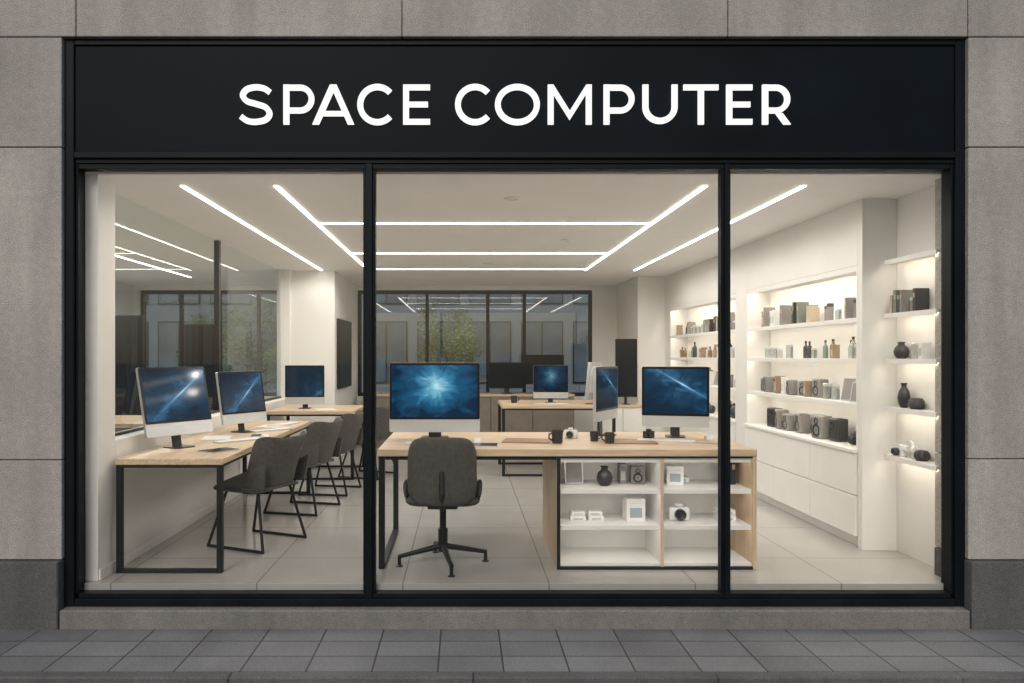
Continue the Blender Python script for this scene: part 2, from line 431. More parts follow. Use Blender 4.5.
wb(g,2.48,3.1195,10.50,11.9,0,2.53,WALLP,.003)
g.make('side_wall', B)
g = G()
wb(g,-1.699,2.479,11.9,12.1,0,.75,WALLP); wb(g,-1.699,2.479,11.9,12.1,2.46,2.53,WALLP); wb(g,2.08,2.479,11.9,12.1,.7502,2.459,WALLP)
wb(g,2.48,3.5,11.901,12.1,0,2.53,WALLP)
wb(g,-2.70,-1.70,11.901,12.1,0,2.53,WALLP)
wb(g,-5.6,-2.701,11.901,12.1,0,.75,WALLP); wb(g,-5.6,-2.701,11.901,12.1,2.46,2.53,WALLP); wb(g,-5.6,-5.2,11.901,12.1,.7502,2.459,WALLP)
BW = g.make('rear_wall', B)
def rear_window(x0, x1, ms):
    g = G()
    wb(g,x0,x1,11.94,12.0,.752,.81,BLACK,.003); wb(g,x0,x1,11.94,12.0,2.40,2.458,BLACK,.003)
    for xm in ms: wb(g,xm-.026,xm+.026,11.93,12.01,.811,2.399,BLACK,.003)
    RW = g.make('rear_window', BW)
    G().quad(x0,x1,11.968-by,.812,2.398,GLASSB).make('glass_pane', RW)
rear_window(-1.695,2.078,(-1.67,-.58,.40,.99,2.055))
rear_window(-5.19,-2.71,(-5.165,-4.55,-3.93,-3.3,-2.735))
for cx_, cy_ in ((.35,5.3),(-.9,7.2),(1.0,7.2),(.3,9.0)):
    G().lathe([(0,-.005),(.035,-.005),(.04,-.009),(.05,-.008),(.06,-.0005)], CABW).make('ceiling_vent', B, loc=(cx_,cy_-by,2.5295))

# ------------------------------------------------------------ sign
S = thing('shop_sign', 'black fascia sign with glowing white SPACE COMPUTER lettering', 'sign', (0,4.472,2.633))
G().box(-2.3435,2.9685,0,.06,.0,.640,BOARD,.002).make('sign_board', S)
H = .2395; t = .0350; Z0 = 2.797-2.633
def px(p): return (p-463)/166.2
def arc(cx, cz, rx, rz, a0, a1, n=28):
    return [(cx+rx*math.cos(R(a0+(a1-a0)*i/n)), cz+rz*math.sin(R(a0+(a1-a0)*i/n))) for i in range(n+1)]
def catmull(P, n=10):
    o = []
    Q = [P[0]]+P+[P[-1]]
    for i in range(1, len(Q)-2):
        for k in range(n):
            u = k/n; a,b,c,d = [Vector(q) for q in Q[i-1:i+3]]
            v = .5*((2*b)+(c-a)*u+(2*a-5*b+4*c-d)*u*u+(3*b-a-3*c+d)*u**3); o.append((v.x, v.y))
    o.append(P[-1]); return o
def letter(ch, p0, p1):
    x0, x1 = px(p0), px(p1); w = x1-x0; g = G(); y0, y1 = -.014, -.0005; M_ = LETTER; h = t/2
    if ch in 'E':
        g.box(0,t,y0,y1,0,H,M_)
        g.box(t,w,y0,y1,0,t*.92,M_); g.box(t,w,y0,y1,H-t*.92,H,M_); g.box(t,w*.92,y0,y1,H*.5-t*.44,H*.5+t*.46,M_)
    elif ch == 'T':
        g.box(0,w,y0,y1,H-t*.92,H,M_); g.box(w/2-h,w/2+h,y0,y1,0,H-t*.92,M_)
    elif ch in 'PR':
        g.box(0,t,y0,y1,0,H,M_)
        zb = H*.35; rz = (H-h-zb)/2; rx = min(rz*1.0, w*.5)
        cz = zb+rz
        g.ribbon([(t,H-h)]+arc(w-h-rx,cz,rx,rz,90,-90)+[(t,zb)], t*.95, y0, y1, M_)
        if ch=='R': g.prism([(w*.47,zb-h*.9),(w*.47+t*1.2,zb-h*.9),(w*1.02,0),(w*1.02-t*1.2,0)], y0+.0005, y1, M_)
    elif ch == 'U':
        r = w/2-h; g.ribbon([(h,H),(h,r*1.0+h+.03)]+arc(w/2,h+r,r,r-.004,180,360)+[(w-h,r+h+.03),(w-h,H)], t, y0, y1, M_)
    elif ch == 'C':
        rx = w*.56-h; g.ribbon(arc(h+rx,H/2,rx,H/2-h+.004,43,317,40), t, y0, y1, M_)
    elif ch == 'O':
        g.ribbon(arc(w/2,H/2,w/2-h,H/2-h+.004,0,360,56)[:-1], t, y0, y1, M_, closed=True)
    elif ch == 'S':
        P = [(w*.92,H*.81),(w*.74,H*.905),(w*.48,H-h+.002),(w*.22,H*.88),(w*.10,H*.735),(w*.22,H*.59),(w*.5,H*.515),(w*.79,H*.43),(w*.91,H*.27),(w*.79,H*.12),(w*.50,h-.002),(w*.24,H*.09),(w*.04,H*.20)]
        g.ribbon(catmull(P), t*.96, y0, y1, M_)
    elif ch == 'A':
        a = t*1.14; xm = w/2; zi = H*(xm-a)/(xm-a/2)
        g.prism([(0,0),(xm-a/2,H),(xm+a/2,H),(w,0),(w-a,0),(xm,zi),(a,0)], y0, y1, M_)
        f = lambda z: a+(xm-a/2)*z/H
        zc = H*.21; g.prism([(f(zc)-.004,zc),(f(zc+t*.85)-.004,zc+t*.85),(w-f(zc+t*.85)+.004,zc+t*.85),(w-f(zc)+.004,zc)], y0+.001, y1, M_)
    elif ch == 'M':
        xm = w/2; zi = H*.34; sl = (H-zi)/(xm-.95*t); zl = zi-H*.23; hh = zl+sl*(xm-t)
        g.prism([(0,0),(0,H),(t*.95,H),(xm,zi),(w-t*.95,H),(w,H),(w,0),(w-t,0),(w-t,hh),(xm,zl),(t,hh),(t,0)], y0, y1, M_)
    g.make('sign_letter', S, loc=(x0,0,Z0))
for ch, a, b in (('S',239,272),('P',283,314),('A',312,354),('C',357,393),('E',403,430),('C',455,491),('O',495,540),('M',548,592),
                 ('P',604,635),('U',643,678),('T',684,719),('E',727,753),('R',763,791)): letter(ch,a,b)

# ------------------------------------------------------------ ceiling lights
def ceiling_light(x0,x1,y0,y1,p=1.0):
    e = thing('ceiling_light','warm white linear light strip glowing on the ceiling','ceiling light',((x0+x1)/2,(y0+y1)/2,2.53),group='linear lights on the ceiling')
    a,b = (x1-x0)/2,(y1-y0)/2
    G().box(-a+.002,a-.002,-b+.002,b-.002,-.004,-.001,CEILP).make('light_housing', e)
    G().box(-a,a,-b,b,-.007,-.0042,LED).make('light_diffuser', e)
    L_ = max(a,b)*2; n = max(1, round(L_/.8))
    for i in range(n):
        u = -L_/2+L_*(i+.5)/n
        ld = bpy.data.lights.new('strip_lamp','SPOT'); ld.energy = 11.2*L_/n*p; ld.color=(1,.93,.84); ld.spot_size=R(172); ld.spot_blend=.5; ld.shadow_soft_size=0
        lo = bpy.data.objects.new('strip_lamp', ld); COL.objects.link(lo); lo.parent = e
        lo.location = (u,0,-.02) if a > b else (0,u,-.02)
w_ = .0128
for xx in (-1.86,-1.24,1.606,2.26): ceiling_light(xx-w_,xx+w_,4.9,9.73)
for yy in (6.29,8.12,9.6): ceiling_light(-1.24+w_+.015,1.606-w_-.015,yy-w_,yy+w_)
ceiling_light(-3.9-.012,-3.9+.012,6.6,10.6,3.4)

# ------------------------------------------------------------ display cabinets on the wall
def display_cabinet(y0, y1, label):
    e = thing('display_cabinet', label, 'display cabinet', (2.87,y0,0), group='built-in display cabinets')
    Ln = y1-y0
    g = G(); g.box(.0,.249,.002,.022,.722,2.06,CABW); g.box(0,.249,Ln-.022,Ln-.002,.722,2.06,CABW)
    g.box(.235,.249,.0225,Ln-.0225,.722,2.04,CABW); g.box(0,.249,.0225,Ln-.0225,2.04,2.06,CABW); g.box(0,.010,.0225,Ln-.0225,2.018,2.0395,CABW); g.make('cabinet_frame', e)
    g = G(); g.box(.015,.24,.01,Ln-.01,.08,.69,CABW); g.box(.04,.24,.01,Ln-.01,0,.08,CABW); g.box(-.03,.2495,.002,Ln-.002,.691,.721,CABW,.003); g.make('cabinet_base', e)
    n = 3
    for i in range(n):
        for z0, z1 in ((.085,.38),(.386,.688)):
            a = .006+i*(Ln-.012)/n; b = .006+(i+1)*(Ln-.012)/n
            G().box(-.018,.0145,a+.002,b-.002,z0,z1,CABW,.003).make('drawer', e)
    for z in (1.05,1.38,1.68):
        G().box(.016,.2345,.0225,Ln-.0225,z-.02,z,CABW,.001).box(.006,.0158,.0225,Ln-.0225,z-.034,z+.0005,CABW,.001).make('shelf', e)
    for z in (1.0295,1.3595,1.6595,2.0395):
        top = z > 2
        G().box(.018,.026,.04,Ln-.04,z-.005,z-.0005,LEDC if top else LEDS).make('shelf_glow_strip', e)
    return e
display_cabinet(5.38,7.50,'white built-in display cabinet with lit shelves above drawers')
display_cabinet(7.78,10.25,'white lit display cabinet with shelves of small products')
for z in (2.08,1.70,1.38,1.04,.70):
    e = thing('wall_shelf','slim white wall shelf beside the window','shelf',(3.12,4.70,z),group='wall shelves')
    G().box(-.105,-.001,0,.58,-.02,0,CABW,.001).box(-.115,-.1055,0,.58,-.032,.0005,CABW,.001).make('shelf_board', e)
    G().box(-.102,-.095,.02,.56,-.0245,-.0205,LEDS).make('shelf_glow_strip', e)

# ------------------------------------------------------------ small products
C = {}
def cm(name, col, rough=.4, metal=0.0, **k):
    if name not in C: C[name] = mat(name, col, rough, metal, **k)
    return C[name]
CB=cm('charcoal',(.03,.03,.032)); CG=cm('grey_card',(.22,.21,.20),.6); CW=cm('white_card',(.75,.75,.74),.5); CGR=cm('sage',(.19,.22,.19),.5)
CBR=cm('brown_card',(.28,.20,.14),.6); CT=cm('tan',(.46,.38,.29),.6); CBL=cm('blue_print',(.34,.38,.42),.4); CSG=cm('smoky',(.05,.06,.055),.12)
CLE=cm('leather',(.30,.17,.10),.5); CPALE=cm('pale_grey',(.45,.45,.43),.4)
CGL=cm('clear_glass',(.62,.66,.64),.08,trans=.8); CAM=cm('amber_glass',(.42,.28,.14),.08,trans=.6)
def k_box(mc, mlab, w, d, h):
    g = G(); g.box(-w/2,w/2,-d/2,d/2,0,h*.8,mc,.003); g.box(-w/2-.001,w/2+.001,-d/2-.001,d/2+.001,h*.8+.001,h,mc,.003)
    g.box(-w*.32,w*.32,-d/2-.0025,-d/2+.002,h*.18,h*.62,mlab,.001); return g
def k_book(mc, w=.035, d=.12, h=.19):
    g = G(); g.box(-w/2,w/2,-d/2,-d/2+.004,0,h,mc,.001); g.box(-w/2,-w/2+.004,-d/2+.0042,d/2,0,h,mc,.001); g.box(w/2-.004,w/2,-d/2+.0042,d/2,0,h,mc,.001)
    g.box(-w/2+.0045,w/2-.0045,-d/2+.006,d/2-.005,.003,h-.004,CW); g.box(-w*.3,w*.3,-d/2-.001,-d/2+.003,h*.6,h*.8,CT); return g
def k_bottle(m, r=.032, h=.2):
    return G().lathe([(0,0),(r*.92,0),(r,.006),(r,h*.58),(r*.85,h*.68),(r*.38,h*.78),(r*.36,h*.9)],m).lathe([(r*.42,h*.88),(r*.42,h),(0,h)],CB)
def k_can(m, lid, r=.04, h=.14):
    return G().lathe([(0,0),(r*.95,0),(r,.005),(r,h*.8),(r*.97,h*.805)],m).lathe([(r*.97,h*.81),(r*1.03,h*.82),(r*1.03,h*.97),(r*.9,h),(0,h)],lid)
def k_speaker(m, w=.12, h=.16, d=.1):
    g = G(); g.box(-w/2,w/2,-d/2,d/2,0,h,m,.012,seg=3)
    for z, r in ((h*.36,w*.32),(h*.76,w*.17)):
        g.lathe([(r*1.08,0),(r*1.05,.004),(r*.9,.004),(r*.6,-.003),(r*.3,-.004),(0,.002)],DARKPL,mx=T((0,-d/2-.001,z))@RX(90))
    return g
def k_vase(m, r=.055, h=.13):
    return G().lathe([(0,0),(r*.55,0),(r*.9,h*.2),(r,h*.42),(r*.8,h*.68),(r*.42,h*.82),(r*.4,h*.92),(r*.55,h),(r*.48,h*.98),(r*.33,h*.86),(0,h*.8)],m)
def k_bowl(m, r=.06, h=.09):
    return G().lathe([(0,0),(r*.7,0),(r,h*.3),(r*.97,h*.7),(r*.7,h*.95),(r*.25,h),(0,h)],m)
def k_camera(m):
    g = G(); g.box(-.06,.06,-.025,.025,0,.075,m,.008,seg=2); g.box(-.022,.022,-.02,.02,.0755,.095,m,.005)
    g.lathe([(.03,0),(.032,.004),(.032,.03),(.027,.04),(.022,.036),(0,.03)],DARKPL,mx=T((0,-.0255,.037))@RX(90)); g.lathe([(.01,.0755),(.01,.085),(0,.085)],SILVER,mx=T((.04,0,0))); return g
def k_tablet(m, w=.15, h=.19):
    g = G(); q = T((0,-.02,.0))@RX(-12)
    g.rbox(-w/2,w/2,-.004,.004,.003,h,.012,SILVER,'y',mx=q); g.box(-w/2+.008,w/2-.008,-.0055,-.0042,.012,h-.009,m,mx=q)
    g.box(-w*.2,w*.2,.0,.06,.0,.006,SILVER,.001); return g
def k_headphones(m):
    g = G(); pts=[(.07*math.cos(a),0,.12+.075*math.sin(a)) for a in [math.pi*i/10 for i in range(11)]]
    g.tube(pts,.008,m); 
    for s_ in (-1,1): g.lathe([(0,-.018),(.034,-.018),(.04,-.01),(.04,.008),(.03,.018),(0,.018)],m,mx=T((s_*.07,0,.10))@RY(90))
    g.lathe([(0,0),(.05,0),(.05,.008),(.01,.012),(.008,.17),(0,.19)],SILVER); return g
def k_cup(m, r=.04, h=.085):
    g = G().lathe([(0,0),(r*.8,0),(r*.88,.006),(r,h),(r*.93,h),(r*.82,.01),(0,.008)],m)
    g.tube([(r*.95,0,h*.8),(r*1.5,0,h*.72),(r*1.55,0,h*.4),(r*.88,0,h*.22)],.005,m,seg=8); return g
def k_mouse(m):
    return G().pad(.06,.105,.05,m,n=2.6,mx=T((0,0,.004))@RX(90)).box(-.001,.001,-.045,-.01,.027,.0285,CB)
KINDS = {
 'bottle_dark':(lambda:k_bottle(CSG),'bottle','tall dark glass bottle standing on a shelf'),
 'bottle_green':(lambda:k_bottle(CGR,.028,.17),'bottle','sage green bottle with black cap on a shelf'),
 'bottle_amber':(lambda:k_bottle(CAM,.03,.15),'bottle','amber glass bottle with black cap on a shelf'),
 'bottle_clear':(lambda:k_bottle(CGL,.030,.18),'bottle','clear glass bottle with black cap on a shelf'),
 'jar_clear':(lambda:k_can(CGL,SILVER,.034,.12),'jar','clear glass jar with metal lid on a shelf'),
 'canister':(lambda:k_can(CG,CB,.034,.14),'canister','grey cylindrical canister with black lid'),
 'canister_pale':(lambda:k_can(CPALE,SILVER,.032,.12),'canister','pale grey canister with metal lid'),
 'canister_black':(lambda:k_can(CB,CB,.042,.13),'canister','black cylindrical canister on a shelf'),
 'box_white':(lambda:k_box(CW,CBL,.13,.1,.15),'product_box','white product box with grey printed panel'),
 'box_grey':(lambda:k_box(CG,CPALE,.06,.1,.17),'product_box','grey upright product box with pale label'),
 'box_brown':(lambda:k_box(CBR,CT,.07,.09,.15),'product_box','brown cardboard product box with tan label'),
 'box_green':(lambda:k_box(CGR,CPALE,.055,.09,.18),'product_box','sage green product box with pale label'),
 'box_pale':(lambda:k_box(CW,CPALE,.06,.09,.16),'product_box','slim white product box with grey label'),
 'box_flat':(lambda:k_box(CW,CPALE,.17,.13,.05),'product_box','flat white product box'),
 'book_dark':(lambda:k_book(CB),'book','black hardcover book standing upright on a shelf'),
 'book_tan':(lambda:k_book(CT,.03,.12,.17),'book','tan hardcover book standing upright on a shelf'),
 'book_green':(lambda:k_book(CGR,.04,.12,.2),'book','grey green hardcover book standing on a shelf'),
 'book_grey':(lambda:k_book(CG,.028,.12,.18),'book','grey hardcover book standing upright on a shelf'),
 'speaker':(lambda:k_speaker(CB),'speaker','small black loudspeaker with two round drivers'),
 'speaker_pale':(lambda:k_speaker(CG,.12,.15),'speaker','small grey loudspeaker on the shelf'),
 'vase':(lambda:k_vase(CB),'vase','rounded black vase on a shelf'),
 'bowl':(lambda:k_bowl(CB),'round_speaker','squat round black speaker on a shelf'),
 'vase_tall':(lambda:k_vase(CB,.045,.19),'vase','tall slim black vase on a shelf'),
 'camera':(lambda:k_camera(CB),'camera','compact black camera with round lens'),
 'camera_white':(lambda:k_camera(CW),'camera','compact white camera with dark lens'),
 'tablet':(lambda:k_tablet(CG),'tablet_computer','tablet computer propped upright on a small stand'),
 'headphones_white':(lambda:k_headphones(CW),'headphones','white over-ear headphones on a metal stand'),
 'cup':(lambda:k_cup(CB),'cup','black coffee cup standing on the desk'),
 'mouse':(lambda:k_mouse(CW),'computer_mouse','white computer mouse lying on the desk'),
}
TPL = {}
def item(kind, loc, rz=0.0, sc=1.0, group=None, label=None):
    f, nm, lb = KINDS[kind]
    if kind not in TPL:
        o = f().make(nm); o.location = loc; o.rotation_euler=(0,0,rz)
        tag(o, label or lb, nm.replace('_',' ').replace('product box','box'), group); o.scale=(sc,)*3; TPL[kind]=o; return o
    o = TPL[kind].copy(); COL.objects.link(o); o.location=loc; o.rotation_euler=(0,0,rz); o.scale=(sc,)*3
    o['label'] = label or lb
    if group: o['group']=group
    return o
W = {'bottle_dark':.07,'bottle_green':.06,'bottle_amber':.065,'bottle_clear':.065,'jar_clear':.075,'canister':.075,'canister_pale':.07,'canister_black':.09,'box_white':.145,'box_grey':.068,'box_brown':.078,'box_green':.062,'box_pale':.068,
     'book_dark':.038,'book_tan':.033,'book_green':.044,'book_grey':.031,'speaker':.14,'speaker_pale':.14,'vase':.13,'bowl':.14,'vase_tall':.11,'camera':.14,'camera_white':.14,'tablet':.16,'headphones_white':.17,'box_flat':.19}
def fill(y0, y1, z, kinds, x=2.985, gapp=.25, sc=1.0, smax=.16, lo=.75, hi=1.1, slim=.75):
    y = y0
    while True:
        k = random.choice(kinds); run = random.choice((1,2,2,3)) if k.startswith('book') else random.choice((1,1,2))
        for _ in range(run):
            q = slim if (k.startswith('box') or k.startswith('canister') or k.startswith('book')) else 1.0
            w = W[k]*sc*q
            if y+w > y1: return
            s0 = sc*random.uniform(lo,hi)
            o = item(k,(x+random.uniform(-.04,.03),y+w/2,z+.001),R(-90+random.uniform(-12,12)),s0,'products on the lit shelves')
            o.scale = (sc*q*.95, s0*(q if k.startswith('can') else .85), s0)
            y += w+.008
        if random.random() < gapp: y += random.uniform(.05,smax)
        else: y += random.uniform(.012,.045)
rowA = ['book_dark','book_tan','book_grey','box_grey','bottle_clear','bottle_dark','book_green','canister','jar_clear','box_pale','box_brown']
rowB = ['bottle_green','jar_clear','bottle_amber','box_brown','canister','bottle_dark','canister_pale','bottle_clear','book_dark','box_pale','bottle_amber','jar_clear']
rowC = ['box_grey','tablet','box_brown','jar_clear','box_pale','canister','bottle_amber','speaker_pale','book_green','bottle_clear','tablet']
rowD = ['speaker','speaker_pale','canister_black','camera','bowl','speaker_pale','vase','box_grey']
for (a, b) in ((5.46,7.40),(7.88,10.15)):
    fill(a,b,1.68,rowA,sc=1.0,gapp=.3); fill(a,b,1.38,rowB,sc=.95,gapp=.3); fill(a,b,1.05,rowC,sc=1.0,gapp=.35); fill(a+.1,b,.721,rowD,sc=1.15,gapp=.7,smax=.22,slim=1,lo=.85)
gn = 'products on the wall shelves'
for k,yy,z,s_ in (('book_green',5.17,1.70,.8),('book_dark',5.13,1.70,.8),('book_grey',5.095,1.70,.85),('jar_clear',5.02,1.70,.8),('book_dark',4.95,1.70,.8),('book_tan',5.22,1.70,.75),
                  ('vase',5.17,1.38,.9),('jar_clear',5.0,1.38,.9),('box_pale',4.91,1.38,.7),
                  ('vase_tall',5.14,1.04,.9),('bowl',5.0,1.04,.85),('camera_white',5.18,.70,.85),('headphones_white',5.07,.70,.6),('bowl',4.94,.70,.8)):
    item(k,(3.063,yy,z+.001),R(-90),s_,gn)

# ------------------------------------------------------------ monitors
SC_BURST = screen_mat('burst_screen','burst',strength=1.0)
SC_A = screen_mat('streak_screen','streak',-.05,1.0,.9)
SC_B = screen_mat('streak_screen_two','streak',-.25,1.2,.85)
SC_C = screen_mat('streak_screen_three','streak',1.15,-.80,1.0)
SC_D = screen_mat('dim_screen','streak',1.15,-.80,.6)
def monitor(loc, rz, w, h, lift, scr, label, tilt=0, dark=False):
    e = thing('computer_monitor', label, 'computer monitor', loc, (0,0,R(rz)), 'desktop computers on the tables')
    chin = h*.185 if not dark else .012; q = T((0,0,lift))@RX(-tilt)
    cas = BLACK if dark else SILVER
    g = G(); g.rbox(-w/2,w/2,-.012,.012,0,h,.012,cas,'y',mx=q)
    g.pad(w*.8,h*.78,.03,cas,n=3,mx=q@T((0,.014,h*.5))); g.make('casing', e)
    G().rbox(-w/2+.001,w/2-.001,-.0155,-.0125,chin,h-.001,.011,SCRBLK,'y',mx=q).make('bezel', e)
    G().box(-w/2+.018,w/2-.018,-.0175,-.0158,chin+.017,h-.018,scr,mx=q).make('screen', e)
    g = G(); g.box(-w*.07,w*.07,.035,.045,.004,lift+h*.42,DARKPL,.003,mx=T((0,0,0))@RX(-tilt*.6-2))
    g.make('stand_neck', e)
    G().rbox(-w*.15,w*.15,-.07,.11,0,.007,.03,DARKPL,'z').make('stand_foot', e)
    return e
DZ = .79
monitor((-.21,5.50,DZ),0,.67,.515,.045,SC_BURST,'large silver desktop computer showing a soft blue burst',0)
monitor((1.60,5.58,DZ),-14,.49,.455,.075,SC_C,'silver desktop computer with a light streak on screen')
monitor((1.095,5.68,DZ),60,.50,.41,.12,SC_D,'silver desktop computer turned almost side-on')
monitor((-2.04,5.35,.74),58,.56,.50,.09,SC_A,'silver desktop computer turned sideways on the oak table',13)
monitor((-1.89,6.42,.74),60,.50,.45,.08,SC_B,'silver desktop computer with diagonal streak beside the glass partition',10)
monitor((-1.87,8.75,.78),4,.46,.46,.05,screen_mat('dark_blue_screen','streak',-.8,1.0,.8),'small silver desktop computer on the far table')
monitor((1.06,8.95,.83),-4,.42,.40,.06,screen_mat('deep_blue_screen','burst',strength=.35),'small silver desktop computer with a dark blue screen')
monitor((1.53,8.80,.83),240,.42,.44,.06,SC_B,'slim silver desktop computer seen from behind at an angle',6)
monitor((1.25,11.45,.82),0,.62,.46,.14,SCRBLK,'black computer display on the low rear cabinet',0,True)
monitor((.68,11.45,.82),0,.58,.40,.08,SCRBLK,'black computer display on the low rear cabinet',0,True)
monitor((2.19,9.93,.75),0,.29,.78,.10,SCRBLK,'tall black display standing on the white cabinet',0,True)
def wall_screen(loc, rz, w, h, label):
    e = thing('wall_screen', label, 'wall screen', loc, (0,0,R(rz)))
    G().rbox(-w/2,w/2,-.035,-.002,-h/2,h/2,.008,BLACK,'y').make('casing', e)
    G().box(-w/2+.012,w/2-.012,-.038,-.0352,-h/2+.012,h/2-.012,SCRBLK).make('screen', e)
wall_screen((-1.699,10.5,1.43),90,1.1,.95,'black wall-mounted screen on the white column')
def floor_screen(loc, rz, w, h, label):
    e = thing('floor_display', label, 'display stand', loc, (0,0,R(rz)), 'floor displays behind the glass partition')
    G().rbox(-w/2,w/2,-.02,.02,.45,.45+h,.012,BLACK,'y').make('casing', e)
    G().box(-w/2+.015,w/2-.015,-.0225,-.0202,.465,.435+h,SCRBLK).make('screen', e)
    g=G(); g.box(-.03,.03,-.015,.015,.012,.4495,BLACK,.003); g.rbox(-.22,.22,-.16,.16,0,.0115,.04,BLACK,'z'); g.make('stand', e)
floor_screen((-4.13,9.1,0),0,.42,1.45,'tall black display on a floor stand behind the glass partition')
floor_screen((-3.30,9.3,0),0,.40,1.35,'tall black display on a floor stand behind the glass partition')

# ------------------------------------------------------------ tables
def steel_loop(g, x, y0, y1, z1, w=.045):
    g.box(x,x+w,y0,y0+w,0,z1,BLACK,.003); g.box(x,x+w,y1-w,y1,0,z1,BLACK,.003)
    g.box(x,x+w,y0+w+.0003,y1-w-.0003,0,w*.7,BLACK,.002); g.box(x,x+w,y0+w+.0003,y1-w-.0003,z1-w*.7,z1,BLACK,.002)
e = thing('counter_desk','long oak desk with black steel legs and open white shelving','desk',(.0,4.84,0))
CX0,CX1 = -.56,1.925
G().box(CX0,CX1,0,1.10,.742,.79,OAK,.004).make('table_top', e)
g = G(); steel_loop(g,CX0+.005,.02,1.08,.741,.04); 
g.box(CX0+.0505,.615,.02,.05,.718,.741,BLACK,.002); g.box(CX0+.0505,.615,1.05,1.08,.712,.741,BLACK,.002)
g.box(.617,.637,.005,.028,0,.741,BLACK,.002); g.box(.6375,1.900,.005,.022,0,.018,BLACK,.002); g.box(.6375,1.900,.005,.022,.730,.741,BLACK,.002)
g.make('table_leg', e)
g = G()
g.box(.617,.640,.03,.90,.0,.7405,OAKZ,.002); g.box(1.897,1.924,.006,.90,0,.7405,OAKZ,.002)
g.box(.6405,1.8965,.024,.90,.0185,.040,CABW,.001); g.box(.6405,1.8965,.42,.44,.0405,.7405,CABW); g.box(.6405,1.8965,.046,.419,.716,.7405,CABW,.001); g.box(.6405,1.8965,.024,.0455,.700,.7405,CABW,.001)
g.box(1.296,1.316,.015,.4195,.0405,.6995,CABW,.001); g.box(1.296,1.316,.010,.0147,.0185,.729,OAKZ)
CS = g.make('shelf_unit', e)
for z in (.262,.50):
    for a,b in ((.641,1.2955),(1.3165,1.8965)): G().box(a,b,.036,.4195,z+.006,z+.022,CABW,.001).box(a,b,.026,.0358,z-.006,z+.0225,CABW,.001).make('shelf', CS)
for z in (.268,.506,.716):
    for a,b in ((.66,1.28),(1.33,1.885)): G().box(a,b,.048,.055,z-.005,z-.0005,FILLQ).make('shelf_glow_strip', CS)  # added strips hidden behind the lips, brighten the cubby interiors
def on(k,x,y,z,rz=0,sc=1,g_='products in the open desk shelving',label=None): item(k,(x,y,z+.001),R(rz),sc,g_,label)
z1,z2,z3=.522,.284,.041
on('tablet',.76,5.08,z1,8,.85); on('vase',.96,5.02,z1,0,1.0); on('box_grey',1.10,5.12,z1,0,.8); on('speaker_pale',1.20,5.1,z1,-5,.8)
on('box_white',1.45,5.06,z1,-15,.85); on('box_flat',1.50,5.18,z1,0,.8); on('book_grey',1.80,5.1,z1,0,.9); on('book_dark',1.845,5.1,z1,0,.9)
on('box_flat',.78,5.05,z2,0,.62); on('box_flat',.90,5.05,z2,5,.62); on('box_flat',.78,5.05,z2+.033,4,.55); on('box_flat',.90,5.05,z2+.033,-5,.55)
on('box_white',1.16,5.03,z2,5,1.0); on('camera_white',1.47,5.05,z2,0,1.15)
on('box_flat',1.78,5.04,z2,0,.75); on('box_flat',1.78,5.04,z2+.04,4,.7)

def table(x0,x1,y0,y1,z,label,axis='y'):
    e = thing('work_table',label,'table',(x0,y0,0),group='oak tables with black steel legs')
    w,d = x1-x0,y1-y0
    G().box(0,w,0,d,z-.042,z,OAKY if axis=='y' else OAK,.004).make('table_top', e)
    for ya in (.005,d-.05):
        g=G(); q=.036
        g.box(.004,.004+q,ya,ya+.04,0,z-.0425,BLACK,.003); g.box(w-.004-q,w-.004,ya,ya+.04,0,z-.0425,BLACK,.003)
        g.box(.0045+q,w-.0045-q,ya,ya+.04,0,.024,BLACK,.002); g.box(.0045+q,w-.0045-q,ya,ya+.04,z-.06,z-.0425,BLACK,.002)
        g.make('leg_frame', e)
    g=G(); g.box(w-.03,w-.01,.051,d-.051,z-.06,z-.0425,BLACK,.002); g.make('side_rail', e)
    return e
table(-2.240,-1.548,4.76,7.55,.74,'long oak table with black steel legs beside the glass partition')
table(-2.225,-1.23,8.35,9.35,.78,'oak table with black steel legs near the column','x')
table(.45,1.78,8.60,9.60,.83,'oak table with black steel legs near the rear window','x')
table(-4.8,-2.75,7.0,8.0,.76,'oak table with black steel legs behind the glass partition','x')
e = thing('storage_cabinet','low taupe storage cabinet under the rear window','cabinet',(-1.5,11.30,0))
TAUPE = cm('taupe_paint',(.20,.17,.14),.5); g=G(); g.box(0,3.2,.02,.58,0,.78,TAUPE,.003); g.make('cabinet_body', e)
G().box(-.01,3.21,0,.585,.781,.815,OAK,.003).make('cabinet_top', e)
for i in range(5): G().box(.01+i*.64,.64+i*.64,.0,.0195,.06,.77,TAUPE,.003).make('cabinet_door', e)
e = thing('storage_cabinet','low white cabinet with oak top by the rear wall','cabinet',(1.80,9.7,0))
G().box(0,.6,.02,.5,0,.72,CABW,.003).make('cabinet_body', e); G().box(-.01,.61,0,.51,.721,.75,OAK,.003).make('cabinet_top', e)
for i in range(2): G().box(.005+i*.297,.292+i*.297,.0,.0195,.06,.71,CABW,.003).make('cabinet_door', e)

